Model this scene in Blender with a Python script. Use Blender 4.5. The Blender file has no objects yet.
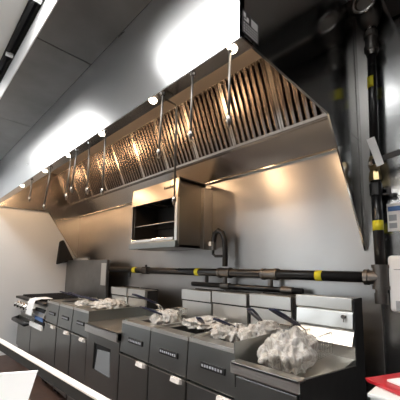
import bpy, bmesh, math, random
from mathutils import Vector, Matrix, noise
S = bpy.context.scene
COL = S.collection
random.seed(7)
PI = math.pi
# ------------------------------------------------------------------ camera
cam = bpy.data.cameras.new('camera')
camo = bpy.data.objects.new('camera', cam); COL.objects.link(camo)
cam.sensor_width = 36; cam.sensor_fit = 'HORIZONTAL'; cam.lens = 27.0
cam.shift_y = 0.0775; cam.clip_start = 0.02; cam.clip_end = 60
CR = ((0.70033, 0.07571, 0.70979), (0.71361, -0.09822, -0.69362), (0.01720, 0.99228, -0.12281))
camo.matrix_world = Matrix.Translation((0, 0, 1.4)) @ Matrix(CR).to_4x4()
S.camera = camo
# ------------------------------------------------------------------ colour management, world
S.view_settings.view_transform = 'Standard'; S.view_settings.look = 'None'
S.view_settings.gamma = 1; S.view_settings.use_curve_mapping = False
S.view_settings.exposure = 0.15
w = bpy.data.worlds.new('world'); S.world = w; w.use_nodes = True
w.node_tree.nodes['Background'].inputs[0].default_value = (0.75, 0.82, 0.9, 1)
w.node_tree.nodes['Background'].inputs[1].default_value = 0.05
TROFFER = 16.0          # ceiling troffer emission
GLOBE = 80.0           # warm lamps inside the hood
# ------------------------------------------------------------------ materials
def newmat(name):
    m = bpy.data.materials.new(name); m.use_nodes = True
    nt = m.node_tree; return m, nt, nt.nodes['Principled BSDF']
def plain(name, col, rough=.5, metal=0., **kw):
    m, nt, b = newmat(name)
    b.inputs['Base Color'].default_value = (*col, 1); b.inputs['Roughness'].default_value = rough
    b.inputs['Metallic'].default_value = metal
    if 'coat' in kw: b.inputs['Coat Weight'].default_value = kw['coat']
    if 'trans' in kw: b.inputs['Transmission Weight'].default_value = kw['trans']
    # faint mottling so that nothing is perfectly flat
    n = nt.nodes.new('ShaderNodeTexNoise'); n.inputs['Scale'].default_value = kw.get('ns', 14)
    tc = nt.nodes.new('ShaderNodeTexCoord'); nt.links.new(tc.outputs['Object'], n.inputs['Vector'])
    mr = nt.nodes.new('ShaderNodeMapRange'); mr.inputs[3].default_value = max(.02, rough - .06); mr.inputs[4].default_value = min(1, rough + .06)
    nt.links.new(n.outputs[0], mr.inputs[0]); nt.links.new(mr.outputs[0], b.inputs['Roughness'])
    return m
def steel(name, col, rough=.28, stretch=(1, 1, 30), var=.14, bump=.04, blotch=0.0, aniso=0.0):
    m, nt, b = newmat(name)
    b.inputs['Metallic'].default_value = 1
    tc = nt.nodes.new('ShaderNodeTexCoord'); mp = nt.nodes.new('ShaderNodeMapping')
    mp.inputs['Scale'].default_value = stretch; nt.links.new(tc.outputs['Object'], mp.inputs['Vector'])
    n = nt.nodes.new('ShaderNodeTexNoise'); n.inputs['Scale'].default_value = 6; n.inputs['Detail'].default_value = 3
    nt.links.new(mp.outputs[0], n.inputs['Vector'])
    n2 = nt.nodes.new('ShaderNodeTexNoise'); n2.inputs['Scale'].default_value = 2.2; n2.inputs['Detail'].default_value = 4
    nt.links.new(tc.outputs['Object'], n2.inputs['Vector'])
    mx = nt.nodes.new('ShaderNodeMath'); mx.operation = 'ADD'
    nt.links.new(n.outputs[0], mx.inputs[0]); nt.links.new(n2.outputs[0], mx.inputs[1])
    mr = nt.nodes.new('ShaderNodeMapRange'); mr.inputs[1].default_value = .6; mr.inputs[2].default_value = 1.4
    mr.inputs[3].default_value = max(.03, rough - var * .5); mr.inputs[4].default_value = rough + var * .5
    nt.links.new(mx.outputs[0], mr.inputs[0]); nt.links.new(mr.outputs[0], b.inputs['Roughness'])
    cr = nt.nodes.new('ShaderNodeMapRange'); cr.inputs[1].default_value = .3; cr.inputs[2].default_value = .7
    cr.inputs[3].default_value = 1 - blotch; cr.inputs[4].default_value = 1
    nt.links.new(n2.outputs[0], cr.inputs[0])
    mc = nt.nodes.new('ShaderNodeMix'); mc.data_type = 'RGBA'; mc.blend_type = 'MULTIPLY'; mc.inputs[0].default_value = 1
    mc.inputs[6].default_value = (*col, 1); nt.links.new(cr.outputs[0], mc.inputs[7]); nt.links.new(mc.outputs[2], b.inputs['Base Color'])
    if aniso:   # horizontal brushing: reflections spread up and down
        tg = nt.nodes.new('ShaderNodeTangent'); tg.direction_type = 'RADIAL'; tg.axis = 'Z'
        nt.links.new(tg.outputs[0], b.inputs['Tangent']); b.inputs['Anisotropic'].default_value = aniso; b.inputs['Anisotropic Rotation'].default_value = .25
    bp = nt.nodes.new('ShaderNodeBump'); bp.inputs['Strength'].default_value = bump; bp.inputs['Distance'].default_value = .02
    nt.links.new(n2.outputs[0], bp.inputs['Height']); nt.links.new(bp.outputs[0], b.inputs['Normal'])
    return m
def emit(name, col, st):
    m, nt, b = newmat(name)
    b.inputs['Base Color'].default_value = (*col, 1); b.inputs['Emission Color'].default_value = (*col, 1)
    b.inputs['Emission Strength'].default_value = st; return m
M = dict(
    wallsteel=steel('stainless wall sheet', (.40, .39, .38), .32, (1, 1, 5), .06, .02, .10, .55),
    hood=steel('stainless hood', (.52, .53, .54), .29, (1, 1, 4), .04, .0, .06, .65),
    hoodin=steel('stainless hood inside', (.46, .43, .40), .25, (1, 3, 1), .05, .006, .10),
    filt=steel('greasy baffle steel', (.23, .20, .185), .24, (1, 1, 1), .08, .02, .3),
    soffit=steel('dull stainless soffit', (.30, .295, .29), .45, (1, 1, 1), .16, .05, .35),
    fry=steel('brushed fryer front', (.32, .33, .32), .32, (1, 1, 1), .08, .01, .16),
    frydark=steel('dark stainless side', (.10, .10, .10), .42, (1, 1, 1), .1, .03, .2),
    bright=steel('bright stainless', (.72, .71, .68), .32, (1, 1, 1), .06, .01, .06),
    chrome=steel('chrome', (.75, .73, .70), .12, (1, 1, 1), .05, .0, .05),
    broil=steel('brown tinted stainless', (.30, .28, .255), .32, (1, 1, 1), .06, .005, .08),
    broilfront=steel('broiler front', (.36, .33, .30), .30, (1, 1, 1), .05, .01, .05),
    hoodceil=plain('brownish steel hood ceiling', (.48, .43, .38), .38, .55),
    wallsheet=steel('smooth steel sheet', (.42, .43, .44), .20, (1, 1, 3), .05, .006, .08, .5),
    endsteel=steel('polished end panel', (.46, .47, .47), .15, (1, 1, 1), .05, .004, .08),
    cast=steel('grey cast fitting', (.20, .19, .18), .42, (1, 1, 1), .1, .1, .3),
    brass=steel('brass', (.62, .48, .26), .28, (1, 1, 1), .1, .02, .2),
    rail=steel('satin rail', (.74, .71, .68), .35, (1, 1, 1), .1, .02, .05),
    blackpipe=plain('black painted pipe', (.010, .010, .011), .30, 0, coat=.15),
    black=plain('black plastic', (.012, .012, .013), .42),
    blackmat=plain('matt black', (.008, .008, .009), .8),
    blue=plain('dark blue coated handle', (.010, .014, .045), .35),
    railtop=plain('pale satin rail top', (.82, .78, .74), .4),
    yellow=plain('yellow tape', (.75, .68, .03), .45),
    white=plain('white painted wall', (.64, .66, .68), .55),
    ceil=plain('white ceiling tile', (.84, .86, .86), .85),
    fascia=plain('white gloss fascia', (.90, .91, .92), .35),
    paper=plain('white paper', (.93, .93, .93), .8),
    bluepaper=plain('pale blue print', (.10, .20, .45), .7),
    greyprint=plain('grey print', (.42, .44, .48), .8),
    red=plain('red plastic', (.50, .02, .03), .3),
    floor=plain('brown quarry floor', (.055, .03, .02), .45),
    roomwall=plain('dark room wall', (.16, .155, .15), .7),
    cloth=plain('white cloth', (.86, .87, .88), .9),
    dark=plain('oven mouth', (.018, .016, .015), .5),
    grey=plain('grey plastic', (.25, .26, .27), .5),
    tan=plain('tan laminate', (.42, .33, .22), .5),
    potato=plain('pale raw fries', (.82, .70, .52), .6),
    lightpanel=emit('ceiling light lens', (1, .98, .95), TROFFER),
    globe=emit('warm lamp globe', (1, .66, .38), GLOBE),
    fillglow=emit('cool fill glow', (.86, .94, 1.0), 1.7),  # glow of the added, unseen panel in the front wall
    glowdisc=emit('small glowing disc', (1, .84, .64), 16.0),
)
# crumpled clear plastic
m, nt, b = newmat('crumpled plastic film'); M['film'] = m
b.inputs['Base Color'].default_value = (.90, .87, .82, 1); b.inputs['Roughness'].default_value = .25
b.inputs['Transmission Weight'].default_value = .35; b.inputs['IOR'].default_value = 1.25
b.inputs['Specular IOR Level'].default_value = .8
tc = nt.nodes.new('ShaderNodeTexCoord'); mp = nt.nodes.new('ShaderNodeMapping'); mp.inputs['Scale'].default_value = (16, 16, 4)
nt.links.new(tc.outputs['Object'], mp.inputs['Vector'])
nz = nt.nodes.new('ShaderNodeTexNoise'); nz.inputs['Scale'].default_value = 1.6; nz.inputs['Detail'].default_value = 6; nz.inputs['Distortion'].default_value = 2.0
bp = nt.nodes.new('ShaderNodeBump'); bp.inputs['Strength'].default_value = 1; bp.inputs['Distance'].default_value = .02
nt.links.new(mp.outputs[0], nz.inputs['Vector'])
rp = nt.nodes.new('ShaderNodeValToRGB'); rp.color_ramp.elements[0].position = .36; rp.color_ramp.elements[0].color = (.66, .61, .54, 1)
rp.color_ramp.elements[1].position = .56; rp.color_ramp.elements[1].color = (.98, .96, .93, 1)
nt.links.new(nz.outputs[0], rp.inputs[0]); nt.links.new(rp.outputs[0], b.inputs['Base Color'])
nt.links.new(nz.outputs[0], bp.inputs['Height']); nt.links.new(bp.outputs[0], b.inputs['Normal'])
# floor tiles
m = M['floor']; nt = m.node_tree; b = nt.nodes['Principled BSDF']
br = nt.nodes.new('ShaderNodeTexBrick'); br.inputs['Color1'].default_value = (.07, .038, .027, 1); br.inputs['Color2'].default_value = (.055, .03, .022, 1)
br.inputs['Mortar'].default_value = (.04, .032, .028, 1); br.inputs['Scale'].default_value = 3.2; br.inputs['Mortar Size'].default_value = .01; br.offset = 0
br.inputs['Brick Width'].default_value = .5; br.inputs['Row Height'].default_value = .5
tc = nt.nodes.new('ShaderNodeTexCoord'); nt.links.new(tc.outputs['Object'], br.inputs['Vector']); nt.links.new(br.outputs[0], b.inputs['Base Color'])
# ------------------------------------------------------------------ mesh helpers
class MB:
    def __init__(s): s.v = []; s.f = []
    def box(s, x0, x1, y0, y1, z0, z1):
        o = len(s.v)
        s.v += [(x, y, z) for z in (z0, z1) for y in (y0, y1) for x in (x0, x1)]
        s.f += [tuple(o + i for i in q) for q in ((0, 2, 3, 1), (4, 5, 7, 6), (0, 1, 5, 4), (2, 6, 7, 3), (0, 4, 6, 2), (1, 3, 7, 5))]
        return s
    def hexa(s, p):   # 8 points: bottom 4 then top 4
        o = len(s.v); s.v += [tuple(q) for q in p]
        s.f += [tuple(o + i for i in q) for q in ((3, 2, 1, 0), (4, 5, 6, 7), (0, 1, 5, 4), (1, 2, 6, 5), (2, 3, 7, 6), (3, 0, 4, 7))]
        return s
    def prism_x(s, prof, x0, x1):   # prof: list of (y, z)
        o = len(s.v); n = len(prof)
        s.v += [(x0, y, z) for y, z in prof] + [(x1, y, z) for y, z in prof]
        s.f.append(tuple(o + i for i in range(n))); s.f.append(tuple(o + n + i for i in reversed(range(n))))
        for i in range(n): j = (i + 1) % n; s.f.append((o + j, o + i, o + n + i, o + n + j))
        return s
    def tube(s, pts, r, n=12, cap=True):
        pts = [Vector(p) for p in pts]; rs = r if isinstance(r, (list, tuple)) else [r] * len(pts)
        o = len(s.v); ref = None
        for i, p in enumerate(pts):
            d = (pts[min(i + 1, len(pts) - 1)] - pts[max(i - 1, 0)]).normalized()
            if ref is None:
                ref = d.orthogonal().normalized()
            ref = (ref - d * ref.dot(d)).normalized(); bn = d.cross(ref)
            for k in range(n):
                a = 2 * PI * k / n
                s.v.append(tuple(p + (ref * math.cos(a) + bn * math.sin(a)) * rs[i]))
        for i in range(len(pts) - 1):
            for k in range(n):
                a = o + i * n + k; b_ = o + i * n + (k + 1) % n
                s.f.append((a, b_, b_ + n, a + n))
        if cap:
            s.f.append(tuple(o + k for k in reversed(range(n)))); e = o + (len(pts) - 1) * n
            s.f.append(tuple(e + k for k in range(n)))
        return s
    def cyl(s, p0, p1, r, n=16): return s.tube([p0, p1], r, n)
    def build(s, name, mat, parent=None, bevel=0, smooth=False, loc=None):
        me = bpy.data.meshes.new(name); me.from_pydata(s.v, [], s.f)
        bm = bmesh.new(); bm.from_mesh(me); bmesh.ops.recalc_face_normals(bm, faces=bm.faces); bm.to_mesh(me); bm.free()
        if isinstance(mat, list):
            for q in mat: me.materials.append(q)
        else: me.materials.append(mat)
        if smooth:
            for p in me.polygons: p.use_smooth = len(p.vertices) == 4
        me.update()
        o = bpy.data.objects.new(name, me); COL.objects.link(o)
        if parent is not None:
            o.parent = parent; 
            if loc is None: o.matrix_parent_inverse = parent.matrix_basis.inverted()
        if bevel:
            md = o.modifiers.new('bevel', 'BEVEL'); md.width = bevel; md.segments = 2; md.limit_method = 'ANGLE'; md.angle_limit = .6
        return o
def tag(o, label, cat, group=None):
    o['label'] = label; o['category'] = cat
    if group: o['group'] = group
    return o
def thing(name, label, cat, loc, group=None):
    o = bpy.data.objects.new(name, None); COL.objects.link(o); o.location = loc; o.empty_display_size = .1
    return tag(o, label, cat, group)
def struct(o): o['kind'] = 'structure'; return o
def copy_tree(o, parent=None):
    c = o.copy(); COL.objects.link(c)
    if parent is not None: c.parent = parent; c.matrix_parent_inverse = o.matrix_parent_inverse.copy()
    for ch in list(o.children): copy_tree(ch, c)
    return c
def bx(*a): return MB().box(*a)
# ------------------------------------------------------------------ the room
WX0, WX1, WY0, WY1 = -5.62, 2.6, -3.2, 2.3
XR, XL = -.68, -5.6
struct(bx(WX0 - .1, WX1 + .1, WY0 - .1, WY1 + .1, -.1, 0).build('floor', M['floor']))
struct(bx(WX0, -.66, WY1, WY1 + .1, 0, 3.5).build('wall_back', M['wallsteel']))
struct(bx(-.66, WX1, WY1, WY1 + .1, 0, 3.5).build('wall_back', M['wallsheet']))
struct(bx(WX0 - .1, WX0, WY0, WY1 + .1, 0, 3.5).build('wall_left', M['white']))
struct(bx(WX1, WX1 + .1, WY0, WY1 + .1, 0, 3.5).build('wall_right', M['roomwall']))
struct(bx(WX0 - .1, WX1 + .1, WY0 - .1, WY0, 0, 3.5).build('wall_front', M['roomwall']))
c = MB(); c.box(WX0, WX1, WY0, .42, 3.15, 3.2); c.box(WX0, WX1, .42, WY1, 3.5, 3.55)
struct(c.build('ceiling', M['ceil']))
# soffit of dull metal panels in front of the hood, white fascia along its room side
s_ = MB(); xs = [WX0, -3.63, -2.13, XR]
for a, b2 in zip(xs[:-1], xs[1:]): s_.box(a + .004, b2 - .004, .495, .878, 2.94, 2.96)
s_.box(WX0, XR, .50, .878, 2.95, 3.45)
struct(s_.build('trim_1', M['soffit']))
f_ = MB(); f_.box(WX0, 1.2, .487, .494, 2.938, 3.12)
struct(f_.build('trim_2', M['fascia']))
struct(bx(WX0, 1.2, .425, .447, 3.12, 3.16).build('trim_3', M['blackmat']))
struct(bx(WX0, 1.2, .47, .50, 3.14, 3.5).build('trim_4', M['blackmat']))
t_ = MB()
for x in (-2.02, -2.75, -1.1, -3.9): t_.box(x, x + .03, .425, .475, 3.10, 3.125)
struct(t_.build('trim_5', M['fascia']))
# back wall sheet joints and the stainless return behind the pipe
j = MB()
for x in (-.66,): j.box(x, x + .05, 2.285, 2.30, 0, 3.45)
struct(j.build('trim_6', M['wallsteel']))
# ------------------------------------------------------------------ ceiling lights
def troffer(x0, x1, y0, y1, z, label):
    cx, cy = (x0 + x1) / 2, (y0 + y1) / 2
    t = thing('ceiling_light', label, 'light', (cx, cy, z), 'ceiling light panels')
    fr = MB(); g = .03
    fr.box(x0 - g, x1 + g, y0 - g, y0, z - .02, z); fr.box(x0 - g, x1 + g, y1, y1 + g, z - .02, z)
    fr.box(x0 - g, x0, y0, y1, z - .02, z); fr.box(x1, x1 + g, y0, y1, z - .02, z)
    fr.build('frame', M['fascia'], t); bx(x0, x1, y0, y1, z - .012, z).build('diffuser', M['lightpanel'], t)
troffer(-2.02, -.60, -.30, .40, 3.15, 'long ceiling light panel in front of the right half of the hood')
troffer(-5.5, -3.36, -.02, .33, 3.15, 'long ceiling light panel in front of the left half of the hood')
troffer(-.62, -.16, .46, .80, 3.5, 'square ceiling light panel to the right of the hood')
troffer(.5, 1.7, -.8, -.2, 3.15, 'added fill light panel over the aisle right of the camera')  # this and the next two are added out of view for ambient light
troffer(-1.9, -.7, -2.4, -1.8, 3.15, 'added fill light panel behind the camera near the front wall')
troffer(-4.6, -3.4, -2.4, -1.8, 3.15, 'added fill light panel by the left end of the front wall')
wn = struct(bx(-5.0, -2.4, WY0 - .02, WY0 + .01, 1.0, 2.4).build('fill_panel', M['fillglow']))  # unseen glowing panel added to brighten the ceiling and room
wf = MB()
for (x0, x1, z0, z1) in ((-5.08, -5.0, .92, 2.48), (-2.4, -2.32, .92, 2.48), (-5.08, -2.32, .92, 1.0), (-5.08, -2.32, 2.4, 2.48), (-3.73, -3.67, 1.0, 2.4)): wf.box(x0, x1, WY0, WY0 + .04, z0, z1)
struct(wf.build('fill_panel_frame', M['fascia']))  # frame around the added glowing panel
# ------------------------------------------------------------------ the hood
hd = thing('exhaust_hood', 'long stainless steel wall-mounted kitchen exhaust hood over the cooking line', 'hood', (-3.1, 1.6, 2.33))
HF = .88; LZ = 2.33
bx(XL, XR, HF, HF + .02, LZ, 2.94).build('front_panel', M['hood'], hd)
lp = MB(); lp.box(XL, XR, HF + .002, .96, LZ - .004, LZ + .012); lp.box(XL, XR, .945, .96, LZ, LZ + .05)
lp.build('front_lip', M['hoodin'], hd, .003)
for x, nm in ((XR - .012, 0), (XL, 1)):
    e = bx(x, x + .012, HF, WY1, LZ, 3.35 if nm == 0 else 3.1).build('side_panel', M['endsteel'] if nm == 0 else M['hoodin'], hd)
    MB().prism_x([(1.72, LZ + .004), (WY1, LZ + .004), (WY1, 1.54), (2.275, 1.54)], x + .001, x + .011).build('end_skirt', M['endsteel'] if nm == 0 else M['hoodin'], hd)
bx(XL + .012, XR - .012, .90, WY1, 3.08, 3.09).build('inner_ceiling', M['hoodceil'], hd)
bx(XL + .012, XR - .012, HF + .02, HF + .03, LZ + .01, 3.08).build('inner_front', M['hoodin'], hd)
# sloping rear panel between filters and wall, with its folded bright lower edge
MB().prism_x([(2.13, 2.535), (2.145, 2.545), (2.295, 2.335), (2.28, 2.325)], XL + .012, XR - .012).build('rear_panel', M['hoodin'], hd)
bx(XL + .012, XR - .012, 2.262, 2.296, 2.312, 2.325).build('lower_edge', M['chrome'], hd, .002)
MB().prism_x([(2.09, 2.50), (2.09, 2.53), (2.14, 2.54), (2.14, 2.51)], XL + .012, XR - .012).build('grease_trough', M['hoodin'], hd, .003)
# info plate on the right side panel
pl = bx(XR, XR + .002, .884, .995, 2.352, 2.452).build('info_plate', M['black'], hd); pl['label'] = 'black plate with rows of small white print'
pr = MB()
pr.box(XR + .002, XR + .003, .890, .904, 2.425, 2.445); pr.box(XR + .002, XR + .003, .910, .925, 2.420, 2.432); pr.box(XR + .002, XR + .003, .893, .925, 2.412, 2.418)
for i in range(4):
    pr.box(XR + .002, XR + .003, .942, .988, 2.437 - i * .009, 2.442 - i * .009)
for r in range(4):
    for k in range(7):
        pr.box(XR + .002, XR + .003, .890 + k * .0145, .890 + k * .0145 + .009, 2.358 + r * .0125, 2.363 + r * .0125)
pr.build('print', M['paper'], pl)
for i, x in enumerate((-1.15, -2.15, -3.15, -4.15, -5.05)):
    g = MB(); g.tube([(x, 1.10, 3.08), (x, 1.10, 3.06), (x, 1.10, 3.055), (x, 1.10, 2.77), (x, 1.10, 2.765), (x, 1.10, 2.73)], [.05, .05, .012, .012, .035, .035], 12)
    lf = g.build('lamp_holder', M['cast'], hd)
    sp = MB(); sp.tube([(x, 1.10, 2.73), (x, 1.10, 2.715), (x, 1.10, 2.68), (x, 1.10, 2.63), (x, 1.10, 2.61)], [.035, .055, .062, .045, .01], 16)
    sp.build('lamp_globe', M['globe'], lf, smooth=True)
for x in (-.75, -1.32, -1.93, -2.53, -3.13, -3.93):
    MB().tube([(x, .905, LZ - .003), (x, .905, LZ - .014)], [.024, .018], 20).build('glowing_disc', M['glowdisc'], hd)  # emissive discs along the underside of the lip
# ------------------------------------------------------------------ grease filters
F0 = Vector((0, 1.87, 3.075)); F1 = Vector((0, 2.115, 2.525))
NF = 10; fw = (XR - XL - .05) / NF
d = (F1 - F0); L = d.length; d.normalize(); nrm = Vector((0, -d.z, d.y)) * -1   # faces down and forward
if nrm.y > 0: nrm = -nrm
ang = math.atan2(d.y, -d.z)
fp = thing('grease_filter', '', 'filter', (0, 0, 0), 'stainless baffle grease filters in the hood')
def fbox(u0, u1, t0, t1, h0, h1, m_):
    P = []
    for h in (h0, h1):
        for (u, t) in ((u0, t0), (u1, t0), (u1, t1), (u0, t1)):
            q = d * t + nrm * h; P.append((u, q.y, q.z))
    m_.hexa(P)
fr = MB()
fbox(0, fw - .004, 0, .022, 0, .045, fr); fbox(0, fw - .004, L - .022, L, 0, .045, fr)
fbox(0, .016, .02, L - .02, 0, .045, fr); fbox(fw - .020, fw - .004, .02, L - .02, 0, .045, fr)
fr.build('frame', M['hoodin'], fp)
ba = MB(); nb = 8; pitch = (fw - .04) / nb
for i in range(nb):
    u = .018 + i * pitch
    # front baffle: an open channel with folded sides, back baffle between
    P = []
    for (uu, h) in ((u + pitch * .24, .016), (u + pitch * .34, .044), (u + pitch * .44, .037), (u + pitch * .80, .037), (u + pitch * .90, .044), (u + pitch * 1.0, .016)):
        P.append((uu, h))
    for (a1, b1) in zip(P[:-1], P[1:]):
        (ua, ha), (ub, hb) = a1, b1
        pts = []
        for dh in (0, .0025):
            for (uu, hh, t) in ((ua, ha, .02), (ub, hb, .02), (ub, hb, L - .02), (ua, ha, L - .02)):
                q = d * t + nrm * (hh + dh); pts.append((uu, q.y, q.z))
        ba.hexa(pts)
fbox(.016, fw - .02, .02, L - .02, .000, .004, ba)
ba.build('baffles', M['filt'], fp)
ordn = ['first', 'second', 'third', 'fourth', 'fifth', 'sixth', 'seventh', 'eighth', 'ninth', 'tenth']
for i in range(NF):
    o = fp if i == 0 else copy_tree(fp)
    o.location = (XR - .02 - fw * (i + 1), F0.y, F0.z)
    o['label'] = ('ridged stainless grease filter at the right end of the hood' if i == 0 else
                  'ridged stainless grease filter at the far left end of the hood' if i == NF - 1 else
                  'ridged stainless grease filter, %s from the right end of the hood' % ordn[i])
# ------------------------------------------------------------------ drop pipes hanging from the lip
def drop(x0, y0, x1, y1, z1, label, elbow=False):
    t = thing('nozzle_drop_pipe', label, 'pipe', (x0, y0, LZ), 'thin steel pipes hanging from the hood lip')
    if elbow:
        MB().tube([(x0, y0, LZ - .004), (x0, y0, LZ - .02), (x0, y0 + .012, LZ - .03), (x1, y1 - .012, LZ - .03), (x1, y1, LZ - .045), (x1, y1, z1)], .0055, 10).build('pipe', M['cast'], t, smooth=True)
    else:
        MB().tube([(x0, y0, LZ - .004), (x1, y1, z1)], .0055, 10).build('pipe', M['cast'], t, smooth=True)
    MB().tube([(x0, y0, LZ - .004), (x0, y0, LZ - .016)], [.016, .011], 14).build('escutcheon', M['chrome'], t)
    n = MB(); v = Vector((x1, y1, z1))
    n.tube([v + Vector((0, 0, .01)), v, v - Vector((0, 0, .018)), v - Vector((0, 0, .022)), v - Vector((0, 0, .04))], [.006, .012, .012, .008, .007], 12)
    n.build('nozzle', M['hoodin'], t, smooth=True)
drop(-.757, .90, -.762, .90, 2.02, 'thin steel drop pipe nearest the right front corner of the hood')
drop(-.99, .90, -.995, .90, 2.03, 'thin steel drop pipe second from the right corner of the hood')
drop(-1.222, .90, -1.24, .90, 2.01, 'thin steel drop pipe just left of the long elbowed one')
drop(-1.225, .902, -1.225, 1.0, 1.77, 'longest drop pipe, elbowed, reaching down in front of the broiler', True)
drop(-1.865, .90, -1.86, .90, 1.91, 'thin steel drop pipe left of the broiler with a glowing disc by it')
drop(-2.14, .91, -2.10, .90, 1.96, 'thin steel drop pipe fifth from the left end of the hood')
drop(-2.345, .90, -2.40, .90, 2.02, 'shorter thin drop pipe in the crossing pair near the left end')
drop(-2.50, .915, -2.50, .90, 1.98, 'longer thin drop pipe in the crossing pair near the left end')
drop(-2.97, .908, -3.05, .90, 1.97, 'thin drop pipe second from the left end of the hood')
drop(-3.59, .915, -3.56, .90, 2.12, 'leftmost thin drop pipe at the far end of the hood')
# ------------------------------------------------------------------ wall-mounted broiler (cheese melter)
bt = thing('wall_broiler', 'stainless steel box broiler with open dark front mounted on the wall', 'broiler', (-2.6, 2.05, 1.6))
X0, X1, Y0, Y1, Z0, Z1 = -3.05, -2.215, 1.88, 2.24, 1.60, 2.285
body = MB(); body.box(X0, X1, Y0, Y1, Z0, Z0 + .03); body.box(X0, X1, Y0, Y1, Z1 - .03, Z1)
body.box(X0, X0 + .03, Y0, Y1, Z0, Z1); body.box(X1 - .03, X1, Y0, Y1, Z0, Z1); body.box(X0, X1, Y1 - .02, Y1, Z0, Z1)
body.build('body', M['broil'], bt, .004)
MB().hexa([(X0, Y0 - .03, Z1 - .19), (X1, Y0 - .03, Z1 - .19), (X1, Y0, Z1 - .19), (X0, Y0, Z1 - .19),
           (X0, Y0 - .015, Z1 + .005), (X1, Y0 - .015, Z1 + .005), (X1, Y0, Z1 + .005), (X0, Y0, Z1 + .005)]).build('canopy_panel', M['broilfront'], bt, .003)
bx(X0, X0 + .025, Y0 - .03, Y0, Z0 + .03, Z1 - .19).build('front_stile', M['broilfront'], bt, .003)
bx(X1 - .04, X1, Y0 - .03, Y0, Z0 + .03, Z1 - .19).build('front_stile', M['bright'], bt, .003)
MB().box(X0, X1, Y0 - .05, Y0, Z0 - .005, Z0 + .065).build('lower_rail', M['fry'], bt, .006)
bx(X0 + .03, X1 - .05, Y0 - .04, Y0 - .01, Z0 + .07, Z0 + .10).build('drip_lip', M['chrome'], bt, .003)
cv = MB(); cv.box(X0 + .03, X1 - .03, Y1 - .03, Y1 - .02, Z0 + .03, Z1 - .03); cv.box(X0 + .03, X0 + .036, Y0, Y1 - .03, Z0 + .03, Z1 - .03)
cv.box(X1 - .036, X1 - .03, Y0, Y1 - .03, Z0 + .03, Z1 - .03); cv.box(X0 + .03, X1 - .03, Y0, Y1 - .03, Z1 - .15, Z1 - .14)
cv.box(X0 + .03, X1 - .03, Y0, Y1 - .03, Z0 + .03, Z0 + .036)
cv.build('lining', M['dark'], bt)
rk = MB(); rz = 1.86
for k in range(16):
    x = X0 + .05 + k * (X1 - X0 - .1) / 15; rk.cyl((x, Y0 + .005, rz), (x, Y1 - .04, rz), .003, 6)
rk.cyl((X0 + .036, Y0 + .004, rz), (X1 - .036, Y0 + .004, rz), .006, 8); rk.cyl((X0 + .036, Y1 - .05, rz), (X1 - .036, Y1 - .05, rz), .006, 8)
rk.build('rack', M['chrome'], bt)
br_ = MB()
for k in range(5): br_.cyl((X0 + .12 + k * .14, Y0 + .03, Z1 - .17), (X0 + .12 + k * .14, Y1 - .06, Z1 - .17), .012, 8)
br_.build('burner', M['cast'], bt)
lg = MB()
for k, (a, h) in enumerate(((0, .03), (.028, .018), (.05, .02), (.072, .018), (.094, .028), (.118, .018), (.138, .024))):
    lg.box(X1 - .22 + a, X1 - .22 + a + .015, Y0 - .030, Y0 - .0265, Z1 - .085, Z1 - .085 + h)
lo = lg.build('logo', M['black'], bt); lo['label'] = 'small dark script logo'
bx(X1 + .002, X1 + .05, 2.17, 2.295, Z0 - .01, Z1 - .05).build('wall_bracket', M['wallsteel'], bt, .002)
bx(X0 + .05, X1 - .05, Y1, WY1, Z0 + .1, Z1 - .1).build('wall_mount', M['cast'], bt)
tf = MB(); tf.cyl((X1 - .02, Y0 - .01, Z1 + .012), (X1 - .02, Y1, Z1 + .012), .012, 10)
tf.build('top_bar', M['cast'], bt)
# gas hose from pipe up to the broiler
bx(XL + .02, XR - .02, 1.55, 1.87, 3.04, 3.079).build('filter_track', M['hoodceil'], hd)
hs = thing('gas_hose', 'small black looped gas connector beside the broiler', 'hose', (-1.95, 2.2, 1.45))
MB().tube([(-1.90, 2.2, 1.42), (-1.90, 2.2, 1.58), (-1.90, 2.19, 1.68), (-1.92, 2.18, 1.745), (-1.965, 2.17, 1.77), (-2.005, 2.17, 1.745), (-2.02, 2.17, 1.69), (-2.03, 2.17, 1.62)], .026, 10).build('hose', M['black'], hs, smooth=True)
MB().cyl((-2.03, 2.17, 1.66), (-2.03, 2.17, 1.58), .032, 8).build('lower_fitting', M['cast'], hs)
MB().tube([(-2.03, 2.17, 1.60), (-2.03, 2.17, 1.54), (-2.0, 2.17, 1.52), (-1.91, 2.19, 1.52)], .014, 8).build('elbow', M['black'], hs)
MB().cyl((-1.90, 2.2, 1.50), (-1.90, 2.2, 1.56), .022, 8).build('union', M['cast'], hs)
bx(-2.05, -2.02, 2.125, 2.135, 1.62, 1.66).build('label', M['paper'], hs)
# ------------------------------------------------------------------ gas pipes
gp = thing('gas_pipe', 'thick black gas pipe running along the wall and up beside the hood', 'pipe', (-.58, 2.2, 1.36))
PZ = 1.36; PY = 2.2; PX = -.578
MB().cyl((-4.2, PY, PZ), (PX - .05, PY, PZ), .037, 24).build('horizontal_pipe', M['blackpipe'], gp, smooth=True)
MB().cyl((PX, PY, PZ + .05), (PX, PY, 2.02), .031, 24).build('riser', M['blackpipe'], gp, smooth=True)
MB().cyl((PX + .002, PY, 2.16), (-.556, PY, 3.02), .027, 24).build('riser', M['blackpipe'], gp, smooth=True)
te = MB(); te.cyl((PX, PY, PZ - .075), (PX, PY, PZ + .075), .045, 20); te.cyl((PX - .085, PY, PZ), (PX, PY, PZ), .045, 20)
te.cyl((PX, PY, PZ + .06), (PX, PY, PZ + .082), .052, 20); te.cyl((PX - .095, PY, PZ), (PX - .07, PY, PZ), .052, 20)
te.cyl((PX, PY, PZ - .075), (PX, PY, PZ - .052), .052, 20)
te.build('tee_fitting', M['cast'], gp, smooth=False)
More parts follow.
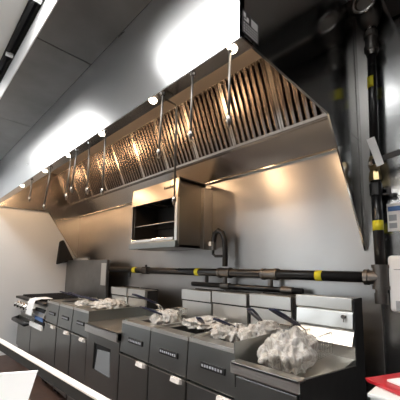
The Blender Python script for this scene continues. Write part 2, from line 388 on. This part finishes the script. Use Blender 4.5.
dl = MB(); dl.cyl((PX, PY, PZ - .07), (PX, PY, PZ - .15), .036, 18); dl.cyl((PX, PY, PZ - .10), (PX, PY, PZ - .165), .042, 18); dl.build('drip_leg', M['cast'], gp)
for x in (-1.90, -1.40, -3.22):
    f2 = MB(); f2.cyl((x - .06, PY, PZ), (x + .06, PY, PZ), .045, 18)
    if x != -3.22: f2.cyl((x, PY, PZ), (x, PY, PZ - .10), .022, 12); f2.cyl((x - .075, PY, PZ), (x - .05, PY, PZ), .050, 18); f2.cyl((x + .05, PY, PZ), (x + .075, PY, PZ), .050, 18)
    else: f2.cyl((x, PY, PZ + .07), (x, PY, PZ), .014, 10)
    f2.build('coupling', M['cast'] if x != -3.22 else M['black'], gp)
for x in (-2.14, -3.60): MB().cyl((x, PY, PZ), (x, PY, PZ - .10), .018, 12).build('drop_nipple', M['black'], gp)
for a, b2 in (((-3.51, PY, PZ), (-3.43, PY, PZ)), ((-2.30, PY, PZ), (-2.245, PY, PZ)), ((-1.005, PY, PZ), (-.955, PY, PZ))):
    MB().cyl(a, b2, .0385, 24).build('yellow_tape', M['yellow'], gp, smooth=True)
MB().cyl((PX, PY, 1.665), (PX, PY, 1.73), .0325, 24).build('yellow_tape', M['yellow'], gp, smooth=True)
MB().cyl((-.567, PY, 2.66), (-.565, PY, 2.74), .0285, 24).build('yellow_tape', M['yellow'], gp, smooth=True)
# valve with black lever, brass union
vl = MB(); vl.tube([(PX, PY, 2.03), (PX, PY, 2.06), (PX, PY, 2.075), (PX, PY, 2.12), (PX, PY, 2.15), (PX, PY, 2.17)], [.036, .036, .030, .040, .034, .030], 8)
vv = vl.build('shutoff_valve', M['brass'], gp); vv['label'] = 'brass ball valve'
MB().tube([(PX, PY, 2.00), (PX, PY, 2.035)], .040, 8).build('union_nut', M['brass'], gp)
MB().tube([(PX - .005, PY - .035, 2.11), (PX - .005, PY - .06, 2.11)], .018, 8).build('valve_stem', M['chrome'], vv)
MB().hexa([(PX + .0, PY - .052, 2.095), (-.40, PY - .052, 2.125), (-.40, PY - .060, 2.125), (PX + .0, PY - .060, 2.095),
           (PX + .0, PY - .052, 2.135), (-.40, PY - .052, 2.165), (-.40, PY - .060, 2.165), (PX + .0, PY - .060, 2.135)]).build('lever', M['black'], vv, .003)
# clamp with bracket to the wall
ck = MB(); ck.cyl((PX, PY, 1.90), (PX, PY, 1.98), .038, 18); ck.box(PX + .02, PX + .085, PY + .01, PY + .02, 1.90, 1.945); ck.box(PX + .0, PX + .06, PY + .01, WY1, 1.91, 1.935)
ck.build('pipe_clamp', M['black'], gp)
# top couplings
tc_ = MB(); tc_.tube([(-.556, PY, 2.90), (-.556, PY, 2.93), (-.556, PY, 2.935), (-.556, PY, 2.97), (-.556, PY, 2.975), (-.556, PY, 3.03), (-.556, PY, 3.04), (-.556, PY, 3.07), (-.556, PY, 3.075), (-.556, PY, 3.10)],
    [.034, .040, .046, .046, .038, .038, .046, .046, .03, .03], 16)
tc_.build('coupling', M['cast'], gp)
MB().cyl((-.556, PY, 3.085), (-.556, PY, 3.10), .038, 16).build('coupling_ring', M['chrome'], gp)
# cast gas valve / regulator at the top
rg = MB()
rg.tube([(-.556, PY, 3.10), (-.556, PY, 3.13), (-.556, PY - .01, 3.17), (-.556, PY - .02, 3.23), (-.556, PY - .02, 3.30), (-.556, PY, 3.36), (-.556, PY, 3.45)], [.035, .055, .075, .085, .075, .045, .035], 18)
rg.cyl((-.556, PY - .02, 3.25), (-.66, PY - .06, 3.30), .045, 14); rg.cyl((-.66, PY - .05, 3.28), (-.69 + .03, PY - .06, 3.34), .03, 10)
rg.build('regulator', M['cast'], gp, smooth=True)
rn = MB()
for k in range(24):
    a0 = 2 * PI * k / 24; a1 = 2 * PI * (k + 1) / 24
    rn.cyl((-.556 + .07 * math.cos(a0), PY - .115, 3.24 + .07 * math.sin(a0)), (-.556 + .07 * math.cos(a1), PY - .115, 3.24 + .07 * math.sin(a1)), .012, 8)
rn.cyl((-.556, PY - .11, 3.24), (-.556, PY - .03, 3.24), .05, 16)
rn.build('regulator_cover', M['chrome'], gp)
cdt = thing('wall_conduit', 'thin metal conduit at the top beside the hood end', 'conduit', (-.66, 2.25, 3.3))
MB().cyl((-.665 + .02, 2.27, 3.24), (-.665 + .02, 2.27, 3.5), .012, 10).build('conduit', M['chrome'], cdt)
MB().cyl((-.645, 2.27, 3.27), (-.645, 2.27, 3.30), .018, 10).build('connector', M['cast'], cdt)
tgp = MB().hexa([(-.597, 2.12, 2.27), (-.548, 2.115, 2.275), (-.502, 2.118, 2.08), (-.545, 2.122, 2.07), (-.597, 2.122, 2.27), (-.548, 2.117, 2.275), (-.502, 2.120, 2.08), (-.545, 2.124, 2.07)])
tag(tgp.build('paper_tag', M['paper']), 'white paper tag tied to the brass shutoff valve', 'tag')
# dark box at the very top right
dk = MB(); dk.hexa([(-.44, 2.06, 3.17), (.4, 2.06, 3.17), (.4, 2.28, 3.17), (-.44, 2.28, 3.17), (-.50, 2.06, 3.42), (.4, 2.06, 3.42), (.4, 2.28, 3.42), (-.50, 2.28, 3.42)])
tb = thing('junction_duct', 'dark metal box high on the wall in the top right corner', 'box', (-.1, 2.2, 3.17))
dk.build('casing', M['frydark'], tb, .006); bx(-.44, .4, 2.05, 2.06, 3.16, 3.18).build('edge_highlight', M['chrome'], tb)  # chrome strip stands in for the highlight along the casing edge
# notice and white dispenser
nt_ = thing('wall_notice', 'white printed notice with blue heading taped to the steel wall', 'notice', (-.45, 2.297, 1.66))
bx(-.545, -.36, 2.294, 2.298, 1.665, 1.852).build('sheet', M['paper'], nt_)
bx(-.538, -.37, 2.293, 2.294, 1.80, 1.832).build('heading', M['bluepaper'], nt_)
tx = MB()
for r in range(7):
    tx.box(-.47, -.375, 2.293, 2.294, 1.785 - r * .016, 1.790 - r * .016)
tx.box(-.372, -.370, 2.2935, 2.294, 1.689, 1.79)
tx.build('text', M['greyprint'], nt_)
bx(-.535, -.49, 2.293, 2.294, 1.735, 1.775).build('picture', M['greyprint'], nt_)
bx(-.535, -.49, 2.293, 2.294, 1.685, 1.72).build('picture', M['greyprint'], nt_)
dp = thing('wall_dispenser', 'white plastic dispenser box on the wall below the notice', 'dispenser', (-.4, 2.25, 1.15))
bx(-.535, -.30, 2.19, WY1, 1.15, 1.50).build('housing', M['fascia'], dp, .02)
bx(-.50, -.33, 2.186, 2.19, 1.41, 1.415).build('seam', M['greyprint'], dp); bx(-.50, -.40, 2.186, 2.19, 1.16, 1.22).build('opening', M['greyprint'], dp)
# ------------------------------------------------------------------ cooking line
TZ = .96; FY = 1.30; BY = 1.95
def legs_of(t, x0, x1, y0, y1, h=.08):
    for x in (x0 + .04, x1 - .04):
        for y in (y0 + .06, y1 - .06):
            l = MB().tube([(x, y, h), (x, y, .045)], .018, 10).build('leg', M['cast'], t)
            MB().cyl((x - .013, y, .030), (x + .013, y, .030), .030, 14).build('caster', M['black'], l)
def fryer(x0, x1, label, flue_z=1.20, gap=.006, flue=True, plate='plate', dark_side=True):
    t = thing('deep_fryer', label, 'fryer', ((x0 + x1) / 2, 1.7, 0), 'deep fryers on the cooking line')
    g = .004; a, b2 = x0 + g, x1 - g
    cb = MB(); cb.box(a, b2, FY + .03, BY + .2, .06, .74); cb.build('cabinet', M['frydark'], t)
    # control box: slightly sloped front panel
    MB().prism_x([(FY, .73), (FY + .035, .73), (FY + .035, TZ - .01), (FY + .012, TZ - .01)], a, b2).build('control_panel', M['fry'], t, .003)
    # top deck with the well
    tk = MB(); r = .035
    tk.box(a, b2, FY + .012, FY + .15, TZ - .014, TZ); tk.box(a, a + r, FY + .15, BY, TZ - .014, TZ); tk.box(b2 - r, b2, FY + .15, BY, TZ - .014, TZ)
    tk.box(a, a + .012, FY + .04, BY, TZ, TZ + .018); tk.box(b2 - .012, b2, FY + .04, BY, TZ, TZ + .018)
    tk.box(a, b2, FY + .012, FY + .022, TZ, TZ + .012)
    tk.build('top_deck', M['bright'], t, .002)
    wl = MB(); wl.box(a + r, a + r + .003, FY + .15, BY, .76, TZ - .005); wl.box(b2 - r - .003, b2 - r, FY + .15, BY, .76, TZ - .005)
    wl.box(a + r, b2 - r, FY + .15, FY + .153, .76, TZ - .005); wl.box(a + r, b2 - r, FY + .15, BY, .755, .76); wl.box(a, a + .002, FY + .04, BY, .74, TZ - .01); wl.box(b2 - .002, b2, FY + .04, BY, .74, TZ - .01)
    wl.build('fry_tank', M['fry'], t)
    bx(a + r + .004, b2 - r - .004, FY + .155, BY - .002, .83, .835).build('oil', M['dark'], t)
    # door
    dr = bx(a + .003, b2 - .003, FY, FY + .03, .07, .712).build('door', M['fry'], t, .004)
    hb = MB().prism_x([(FY - .024, .716), (FY, .716), (FY, .682), (FY - .030, .690)], b2 - .118, b2 - .032).build('door_handle', M['railtop'], dr)
    bx(a + .003, b2 - .003, FY - .006, FY + .004, .711, .717).build('door_edge', M['bright'], dr)
    np_ = bx(a + .12, b2 - .08, FY - .003, FY + .008, .822, .858).build('name_plate', M['black'], t, .002)
    tx = MB(); q = (b2 - .08 - a - .12 - .02)
    for k in range(8):
        tx.box(a + .13 + q * k / 8, a + .13 + q * k / 8 + q * .075, FY - .004, FY - .003, .833, .847)
    tx.build('lettering', M['greyprint'], np_)
    if flue:
        MB().prism_x([(BY, .90), (BY + .16, .90), (BY + .16, flue_z), (BY + .02, flue_z), (BY, flue_z - .01)], a + .006, b2 - gap).build('flue_back', M['bright'], t, .003)
        cp = MB(); cp.box(a + .004, b2 - gap + .002, BY - .012, BY + .02, flue_z - .085, flue_z + .004); cp.box(a + .004, b2 - gap + .002, BY - .012, BY + .05, flue_z - .002, flue_z + .006)
        cp.build('flue_cap', M['bright'], t, .002)
        bx(a + .012, b2 - .012, BY + .16, BY + .175, .9, flue_z + .01).build('flue_rear', M['blackmat'], t)
        bx(a + .008, b2 - gap - .001, BY - .010, BY + .003, flue_z - .096, flue_z - .084).build('cap_shadow', M['blackmat'], t)  # black strip paints the shadow under the flue cap lip
        bx(b2 - gap, b2 - .001, BY + .02, BY + .16, .9, flue_z - .004).build('flue_side', M['blackmat'], t)
    legs_of(t, a, b2, FY, BY)
    return t
fryer(-1.43, -1.035, 'deep fryer at the right end, beside the station heaped with a plastic bag', 1.205, .036)
fryer(-1.83, -1.43, 'deep fryer in the middle of the right-hand group of three', 1.195, .02)
fryer(-2.23, -1.83, 'deep fryer at the left of the right-hand group, next to the low worktop', 1.19)
fryer(-3.21, -2.83, 'deep fryer just left of the low worktop with the square opening', 1.14)
fryer(-3.61, -3.22, 'middle deep fryer of the far left group of three', 1.14)
fryer(-4.02, -3.62, 'deep fryer next to the range at the far left', 1.14, flue=False)
# low worktop (dump station) between the fryer groups
ds = thing('fry_dump_station', 'low stainless worktop cabinet with a square recessed opening in its door', 'work table', (-2.53, 1.7, 0), 'stainless dump stations')
a, b2 = -2.826, -2.234
bx(a, b2, FY + .02, BY + .2, .10, .80).build('cabinet', M['frydark'], ds)
f3 = MB(); ox0, ox1, oz0, oz1 = -2.68, -2.37, .49, .715
f3.box(a, ox0, FY, FY + .02, .12, .80); f3.box(ox1, b2, FY, FY + .02, .12, .80); f3.box(ox0, ox1, FY, FY + .02, .12, oz0); f3.box(ox0, ox1, FY, FY + .02, oz1, .80)
dd = f3.build('door', M['fry'], ds)
bx(ox0, ox1, FY + .016, FY + .0198, oz0, oz1).build('recess', M['black'], dd)
MB().hexa([(ox0 + .03, FY + .004, oz0), (ox1 - .004, FY + .004, oz0), (ox1 - .004, FY + .014, oz0), (ox0 + .03, FY + .014, oz0),
           (ox0 + .06, FY + .008, oz1 - .05), (ox1 - .03, FY + .008, oz1 - .035), (ox1 - .03, FY + .014, oz1 - .035), (ox0 + .06, FY + .014, oz1 - .05)]).build('flap', M['grey'], dd)
tp = MB(); tp.box(a, b2, FY - .03, BY + .2, .86, .875); tp.box(a, b2, FY - .03, FY - .015, .80, .875); tp.box(a, b2, FY - .015, FY + .02, .79, .80)
tp.build('worktop', M['bright'], ds, .003)
sp = MB(); sp.box(a, a + .006, FY, BY, .875, .975); sp.box(a, b2, BY - .01, BY, .875, .96); sp.build('splash_guard', M['fry'], ds)
bx(a, b2, BY, BY + .012, .6, .95).build('back_panel', M['fry'], ds)
legs_of(ds, a, b2, FY, BY)
# right-hand dump station with backsplash
rs = thing('fry_dump_station', 'stainless dump station with tall backsplash and dark side at the right end of the line', 'work table', (-.85, 1.65, 0), 'stainless dump stations')
a, b2, y0 = -1.031, -.656, 1.24
bx(a, b2 - .004, y0 + .03, 2.06, .10, .80).build('cabinet', M['fry'], rs)
MB().prism_x([(y0 + .01, .08), (2.07, .08), (2.07, .85), (1.95, .85), (y0 + .01, .926)], b2 - .004, b2).build('side_panel', M['blackmat'], rs)
ft = MB(); ft.box(a, b2, y0, y0 + .065, .915, .932); ft.box(a, b2, y0, y0 + .012, .875, .932)
ft.build('front_ledge', M['bright'], rs, .004)
bx(a + .02, b2 - .02, y0 + .02, y0 + .03, .15, .86).build('door', M['fry'], rs, .003)
pn = MB(); pn.box(a, b2 - .005, y0 + .065, 1.95, .80, .805); pn.box(a, b2 - .005, y0 + .055, y0 + .065, .80, .92); pn.prism_x([(y0 + .065, .80), (1.95, .80), (1.95, .853), (y0 + .065, .925)], b2 - .012, b2 - .005)
pn.build('bin_pan', M['bright'], rs)
bx(a, a + .006, y0 + .03, 1.95, .80, 1.02).build('splash_guard', M['fry'], rs, .001)
MB().hexa([(a + .03, 1.50, .84), (b2 - .013, 1.50, .84), (b2 - .015, 1.94, .875), (a + .03, 1.94, .875), (a + .03, 1.50, .848), (b2 - .015, 1.50, .848), (b2 - .015, 1.94, .883), (a + .03, 1.94, .883)]).build('drain_screen', M['bright'], rs)
MB().prism_x([(1.93, 1.155), (1.915, 1.165), (1.915, 1.235), (1.935, 1.235)], a + .01, b2 - .008).build('upper_panel', M['bright'], rs, .002)
MB().prism_x([(1.945, 1.05), (1.915, 1.058), (1.925, 1.150), (1.945, 1.150)], a + .01, b2 - .008).build('middle_panel', M['bright'], rs, .002)
MB().prism_x([(1.945, .965), (1.885, .965), (1.94, 1.048), (1.945, 1.048)], a + .01, b2 - .008).build('lower_panel', M['bright'], rs, .001)
bx(a + .01, b2 - .008, 1.945, 2.06, .80, 1.232).build('backsplash', M['bright'], rs, .002)
kn = MB(); kn.cyl((-.715, 1.905, 1.125), (-.715, 1.925, 1.125), .012, 12); kn.tube([(-.71, 1.905, 1.12), (-.71, 1.90, 1.095)], .004, 6); kn.build('latch', M['cast'], rs)
bx(b2 - .006, b2, 1.93, 2.07, .85, 1.232).build('side_post', M['blackmat'], rs)
legs_of(rs, a, b2, y0, BY)
# black manifold behind the fryers
mf = thing('gas_manifold', 'black supply pipe behind the fryer backs below the main gas pipe', 'pipe', (-1.7, 2.2, 1.22))
MB().cyl((-2.36, 2.21, 1.235), (-1.12, 2.21, 1.235), .024, 16).build('pipe', M['blackpipe'], mf, smooth=True)
for x in (-1.90, -1.25): MB().cyl((x - .05, 2.21, 1.235), (x + .05, 2.21, 1.235), .031, 14).build('coupling', M['cast'], mf)
# ------------------------------------------------------------------ range at the far left
rg = thing('gas_range', 'stainless gas range with knobs and tall back guard at the far left', 'range', (-4.75, 1.7, 0))
a, b2 = -5.28, -4.03
bx(a, b2, FY + .05, 2.12, .12, .86).build('body', M['fry'], rg)
MB().prism_x([(FY - .02, .76), (FY + .05, .70), (FY + .05, .90), (FY + .04, .90)], a, b2).build('knob_panel', M['bright'], rg, .003)
bx(a - .02, b2, FY - .03, 2.12, .905, .935).build('cooktop', M['dark'], rg, .004)
gr = MB()
for k in range(12): gr.box(a + .05 + k * .1, a + .065 + k * .1, FY + .05, 2.0, .935, .955)
for y in (1.5, 1.75, 1.98): gr.box(a + .04, b2 - .04, y, y + .015, .935, .95)
gr.build('burner_grates', M['blackmat'], rg)
for k in range(5):
    x = a + .10 + k * .16
    kb = MB().tube([(x, FY - .015, .835), (x, FY - .028, .830), (x, FY - .032, .828), (x, FY - .065, .812)], [.042, .042, .034, .028], 14).build('knob', M['chrome'], rg)
    bx(x - .006, x + .006, FY - .075, FY - .06, .79, .84).build('pointer', M['black'], kb)
dv = bx(a + .01, -4.62, FY + .02, FY + .05, .22, .66).build('oven_door', M['fry'], rg, .006)
hn = MB().tube([(a + .02, FY + .03, .62), (a + .03, FY - .045, .60), (-4.66, FY - .045, .60), (-4.64, FY + .03, .62)], .030, 12).build('door_handle', M['black'], dv, smooth=True)
bx(-4.60, b2 - .01, FY + .02, FY + .05, .20, .70).build('side_door', M['fry'], rg, .006)
pnl = bx(-4.42, b2 - .03, FY + .0, FY + .05, .66, .85).build('control_box', M['blackmat'], rg)
bx(-4.40, b2 - .06, FY - .004, FY, .70, .80).build('blue_sticker', M['bluepaper'], pnl)
tg2 = bx(-4.56, b2 - .05, FY - .02, FY + .0, .60, .655).build('white_label', M['paper'], rg)
bx(-5.56, -4.05, 2.09, 2.13, .90, 1.50).build('back_guard', M['soffit'], rg, .004)
bx(-4.20, -4.055, 2.082, 2.09, 1.13, 1.45).build('lit_flange', M['bright'], rg)  # brighter steel stands in for light falling on the end flange
bx(-5.30, -4.72, 2.10, 2.14, 1.50, 1.535).build('top_strip', M['bright'], rg)
legs_of(rg, a, b2, FY, 2.1, .12)
tl = MB()
pts = [(FY + .16, .958), (FY + .02, .962), (FY - .045, .945), (FY - .06, .90), (FY - .072, .82), (FY - .075, .76)]
for (p, q) in zip(pts[:-1], pts[1:]):
    tl.hexa([(-4.52, p[0], p[1]), (-4.28, p[0], p[1]), (-4.30, q[0], q[1]), (-4.55, q[0], q[1]), (-4.52, p[0], p[1] + .008), (-4.28, p[0], p[1] + .008), (-4.30, q[0] - .008, q[1] + .002), (-4.55, q[0] - .008, q[1] + .002)])
tag(tl.build('kitchen_towel', M['cloth']), 'white towel hanging over the front edge of the range', 'towel')
# black angular item at the lower corner of the hood's far end panel
mt = MB(); mt.hexa([(-5.56, 1.90, 1.42), (-5.50, 1.90, 1.42), (-5.50, 2.20, 1.50), (-5.56, 2.20, 1.50), (-5.56, 1.93, 1.83), (-5.51, 1.93, 1.83), (-5.51, 2.0, 1.86), (-5.56, 2.0, 1.86)])
mto = mt.build('black_item', M['blackmat'], None, .02)
tag(mto, 'black angular item on the white wall left of the back guard', 'cloth')
# ------------------------------------------------------------------ fry baskets
def basket(tip, base, label, w_=.15, ln=.24, dp_=.13, rest=None):
    tip = Vector(tip); base = Vector(base); x = base.x; y = base.y + .02; z = base.z - .05
    t = thing('fry_basket', label, 'basket', (x, y + ln / 2, z - dp_), 'wire fry baskets in the fryers')
    m_ = MB()
    def P(u, v, h): k = 1 - .12 * (1 - h); return (x + (u - .5) * w_ * k, y + v * ln, z - dp_ + dp_ * h)
    for h in (0, .33, .66, 1):
        c = [P(0, 0, h), P(1, 0, h), P(1, 1, h), P(0, 1, h)]
        for i in range(4): m_.cyl(c[i], c[(i + 1) % 4], .0035 if h == 1 else .0015, 6)
    for i in range(9):
        u = i / 8
        for v in (0, 1): m_.cyl(P(u, v, 0), P(u, v, 1), .0015, 5)
        m_.cyl(P(u, 0, 0), P(u, 1, 0), .0015, 5)
    for i in range(11):
        v = i / 10
        for u in (0, 1): m_.cyl(P(u, v, 0), P(u, v, 1), .0015, 5)
    m_.build('wire_mesh', M['chrome'], t)
    ww = MB(); front = Vector(P(.5, 0, 1))
    mid = tip.lerp(base, .8)
    for s2 in (-1, 1):
        ww.tube([mid + Vector((s2 * .010, 0, 0)), base + Vector((s2 * .018, .0, -.012)), front + Vector((s2 * .022, 0, 0)), front + Vector((s2 * .022, 0, -.08))], .004, 8)
    ww.build('handle_wire', M['chrome'], t, smooth=True)
    hh = MB(); side = (mid - tip).normalized()
    for s2 in (-1, 1):
        hh.tube([tip, tip + side * .02 + Vector((s2 * .016, 0, .004)), tip.lerp(mid, .45) + Vector((s2 * .018, 0, .002)), mid + side * .02 + Vector((s2 * .010, 0, 0))], [.006, .0075, .0085, .0075], 8)
    hh.tube([tip + Vector((-.006, 0, 0)), tip + Vector((.006, 0, 0))], .006, 8)
    hh.build('handle_grip', M['blue'], t, smooth=True)
    return t
basket((-2.20, 1.38, 1.175), (-2.14, 1.62, 1.08), 'fry basket with blue handle, left one in the fryer beside the low worktop', .14)
basket((-2.05, 1.36, 1.09), (-1.97, 1.58, 1.0), 'fry basket with blue handle, right one in the fryer beside the low worktop', .14)
basket((-1.458, 1.42, 1.073), (-1.60, 1.62, 1.00), 'fry basket with blue handle standing behind the bunched plastic in the middle right fryer', .14)
basket((-1.342, 1.45, 1.079), (-1.287, 1.68, .985), 'fry basket with blue handle in the right-end fryer, by the white liner', .14)
basket((-1.045, 1.42, 1.175), (-1.125, 1.66, 1.07), 'fry basket with blue handle reaching over the left part of the big plastic bag', .13)
basket((-.908, 1.42, 1.19), (-.861, 1.68, 1.072), 'fry basket with blue handle at the far right, above the station', .14)
basket((-3.92, 1.42, 1.08), (-3.82, 1.64, 1.0), 'fry basket with dark handle, leftmost in the far left fryers', .14)
basket((-3.66, 1.42, 1.09), (-3.52, 1.64, 1.0), 'fry basket with dark handle, second from the range', .14)
basket((-3.46, 1.40, 1.08), (-3.32, 1.62, 1.0), 'fry basket with dark handle, third from the range', .14)
basket((-3.22, 1.42, 1.07), (-3.08, 1.64, 1.0), 'fry basket with dark handle, nearest the low worktop among the far left fryers', .14)
# ------------------------------------------------------------------ crumpled bundles
def bundle(c, r, name, label, cat, mat, seed=0, amp=.28, fold=9, flat=.0):
    bm = bmesh.new(); bmesh.ops.create_icosphere(bm, subdivisions=5, radius=1)
    off = Vector((seed * 3.7, seed * 1.3, seed * 2.1))
    for v in bm.verts:
        p = v.co.copy(); n1 = noise.noise(p * 1.7 + off); q3 = Vector((p.x, p.y, p.z * .3)); n2 = noise.noise(q3 * 4.6 + off * 2)
        a = math.atan2(p.y, p.x)
        cre = abs(noise.noise(Vector((math.cos(a) * fold * .5, math.sin(a) * fold * .5, p.z * 1.5)) + off))
        rdg = 1 - abs(noise.noise(q3 * 3.6 + off * 1.5)) * 1.6
        k = 1 + amp * (n1 * .9 + n2 * .5 + (rdg - .6) * .7 - cre * .55)
        v.co = Vector((p.x * k * r[0], p.y * k * r[1], max(p.z * k, -.75) * r[2]))
    me = bpy.data.meshes.new(name); bm.to_mesh(me); bm.free(); me.materials.append(mat)
    for p in me.polygons: p.use_smooth = True
    o = bpy.data.objects.new(name, me); COL.objects.link(o); o.location = c
    return tag(o, label, cat)
bundle((-1.135, 1.68, .98), (.10, .18, .085), 'plastic_bag', 'crumpled clear plastic bag bulging over the right-end fryer', 'bag', M['film'], 1, .35)
bundle((-.865, 1.55, .95), (.12, .21, .11), 'plastic_bag', 'crumpled clear plastic bag heaped in the right-hand dump station', 'bag', M['film'], 2, .35)
bundle((-2.02, 1.60, .985), (.10, .12, .07), 'paper_liner', 'crumpled pale liner heaped over the fryer beside the low worktop', 'liner', M['film'], 3, .4)
bundle((-1.67, 1.70, .985), (.14, .17, .04), 'paper_liner', 'crumpled pale liner in the middle right fryer, left of the black grips', 'liner', M['film'], 4, .4)
bundle((-1.33, 1.60, .98), (.10, .15, .055), 'paper_liner', 'crumpled pale liner in the right-end fryer in front of its back', 'liner', M['film'], 5, .4)
bundle((-3.02, 1.62, .985), (.13, .16, .06), 'paper_liner', 'crumpled pale liner at the left edge of the low worktop', 'liner', M['film'], 6, .4)
bundle((-3.42, 1.60, .975), (.12, .15, .045), 'paper_liner', 'crumpled pale liner among the handles of the far left fryers', 'liner', M['film'], 7, .4)
# ------------------------------------------------------------------ foreground
E = lambda p, q, z0, z1, dy: MB().hexa([(p[0], p[1] - dy, z0), (q[0], q[1] - dy, z0), (q[0], q[1], z0), (p[0], p[1], z0), (p[0], p[1] - dy, z1), (q[0], q[1] - dy, z1), (q[0], q[1], z1), (p[0], p[1], z1)])
A, B = (-3.2, .345), (-.85, .490)
ct = thing('pass_counter', 'counter in the foreground with a raised steel rail along its edge', 'counter', (-1.6, 0.1, 0))
E(A, B, .992, 1.0, .026).build('rail_cap', M['railtop'], ct, .002)
E(A, B, .955, .992, .024).build('rail', M['blackmat'], ct)
E((-3.2, .275), (-.75, .423), .875, .90, .85).build('countertop', M['tan'], ct, .004)
for px, py in ((-3.15, .345), (-.90, .482)): bx(px, px + .03, py - .02, py - .002, .86, .955).build('rail_post', M['black'], ct)
for px, py in ((-3.1, .18), (-.85, .30), (-3.1, -.5), (-.85, -.38)): bx(px, px + .05, py - .02, py + .03, 0, .875).build('leg', M['cast'], ct)
paper = MB().hexa([(-.99, -.05, .902), (-.88, .22, .902), (-.89, .224, .902), (-1.0, -.046, .902), (-1.07, .03, 1.11), (-.962, .302, 1.10), (-.972, .306, 1.10), (-1.08, .034, 1.11)])
tag(paper.build('menu_card', M['paper']), 'large white card standing on the foreground counter at lower left', 'card')
# red tray on a white bin at the right edge
wb = thing('white_bin', 'white container under the red tray at the lower right edge', 'bin', (-.33, 1.45, 0))
MB().hexa([(-.385, 1.36, 0), (-.10, 1.36, 0), (-.10, 1.60, 0), (-.385, 1.60, 0), (-.415, 1.34, .925), (-.06, 1.34, .925), (-.06, 1.62, .925), (-.415, 1.62, .925)]).build('body', M['fascia'], wb, .01)
bx(-.42, -.05, 1.335, 1.625, .915, .93).build('rim', M['fascia'], wb, .003)
rt = thing('red_tray', 'red plastic tray at the lower right edge beside the dump station', 'tray', (-.3, 1.45, .93))
tr = MB(); tr.hexa([(-.455, 1.45, .932), (-.10, 1.28, .932), (-.02, 1.55, .932), (-.35, 1.70, .932), (-.465, 1.45, .948), (-.10, 1.27, .948), (-.01, 1.55, .948), (-.35, 1.72, .948)])
tr.build('tray_body', M['red'], rt, .003)
MB().hexa([(-.385, 1.47, .950), (-.12, 1.34, .950), (-.06, 1.52, .950), (-.32, 1.60, .950), (-.385, 1.47, .958), (-.12, 1.34, .958), (-.06, 1.52, .958), (-.32, 1.60, .958)]).build('white_insert', M['paper'], rt)
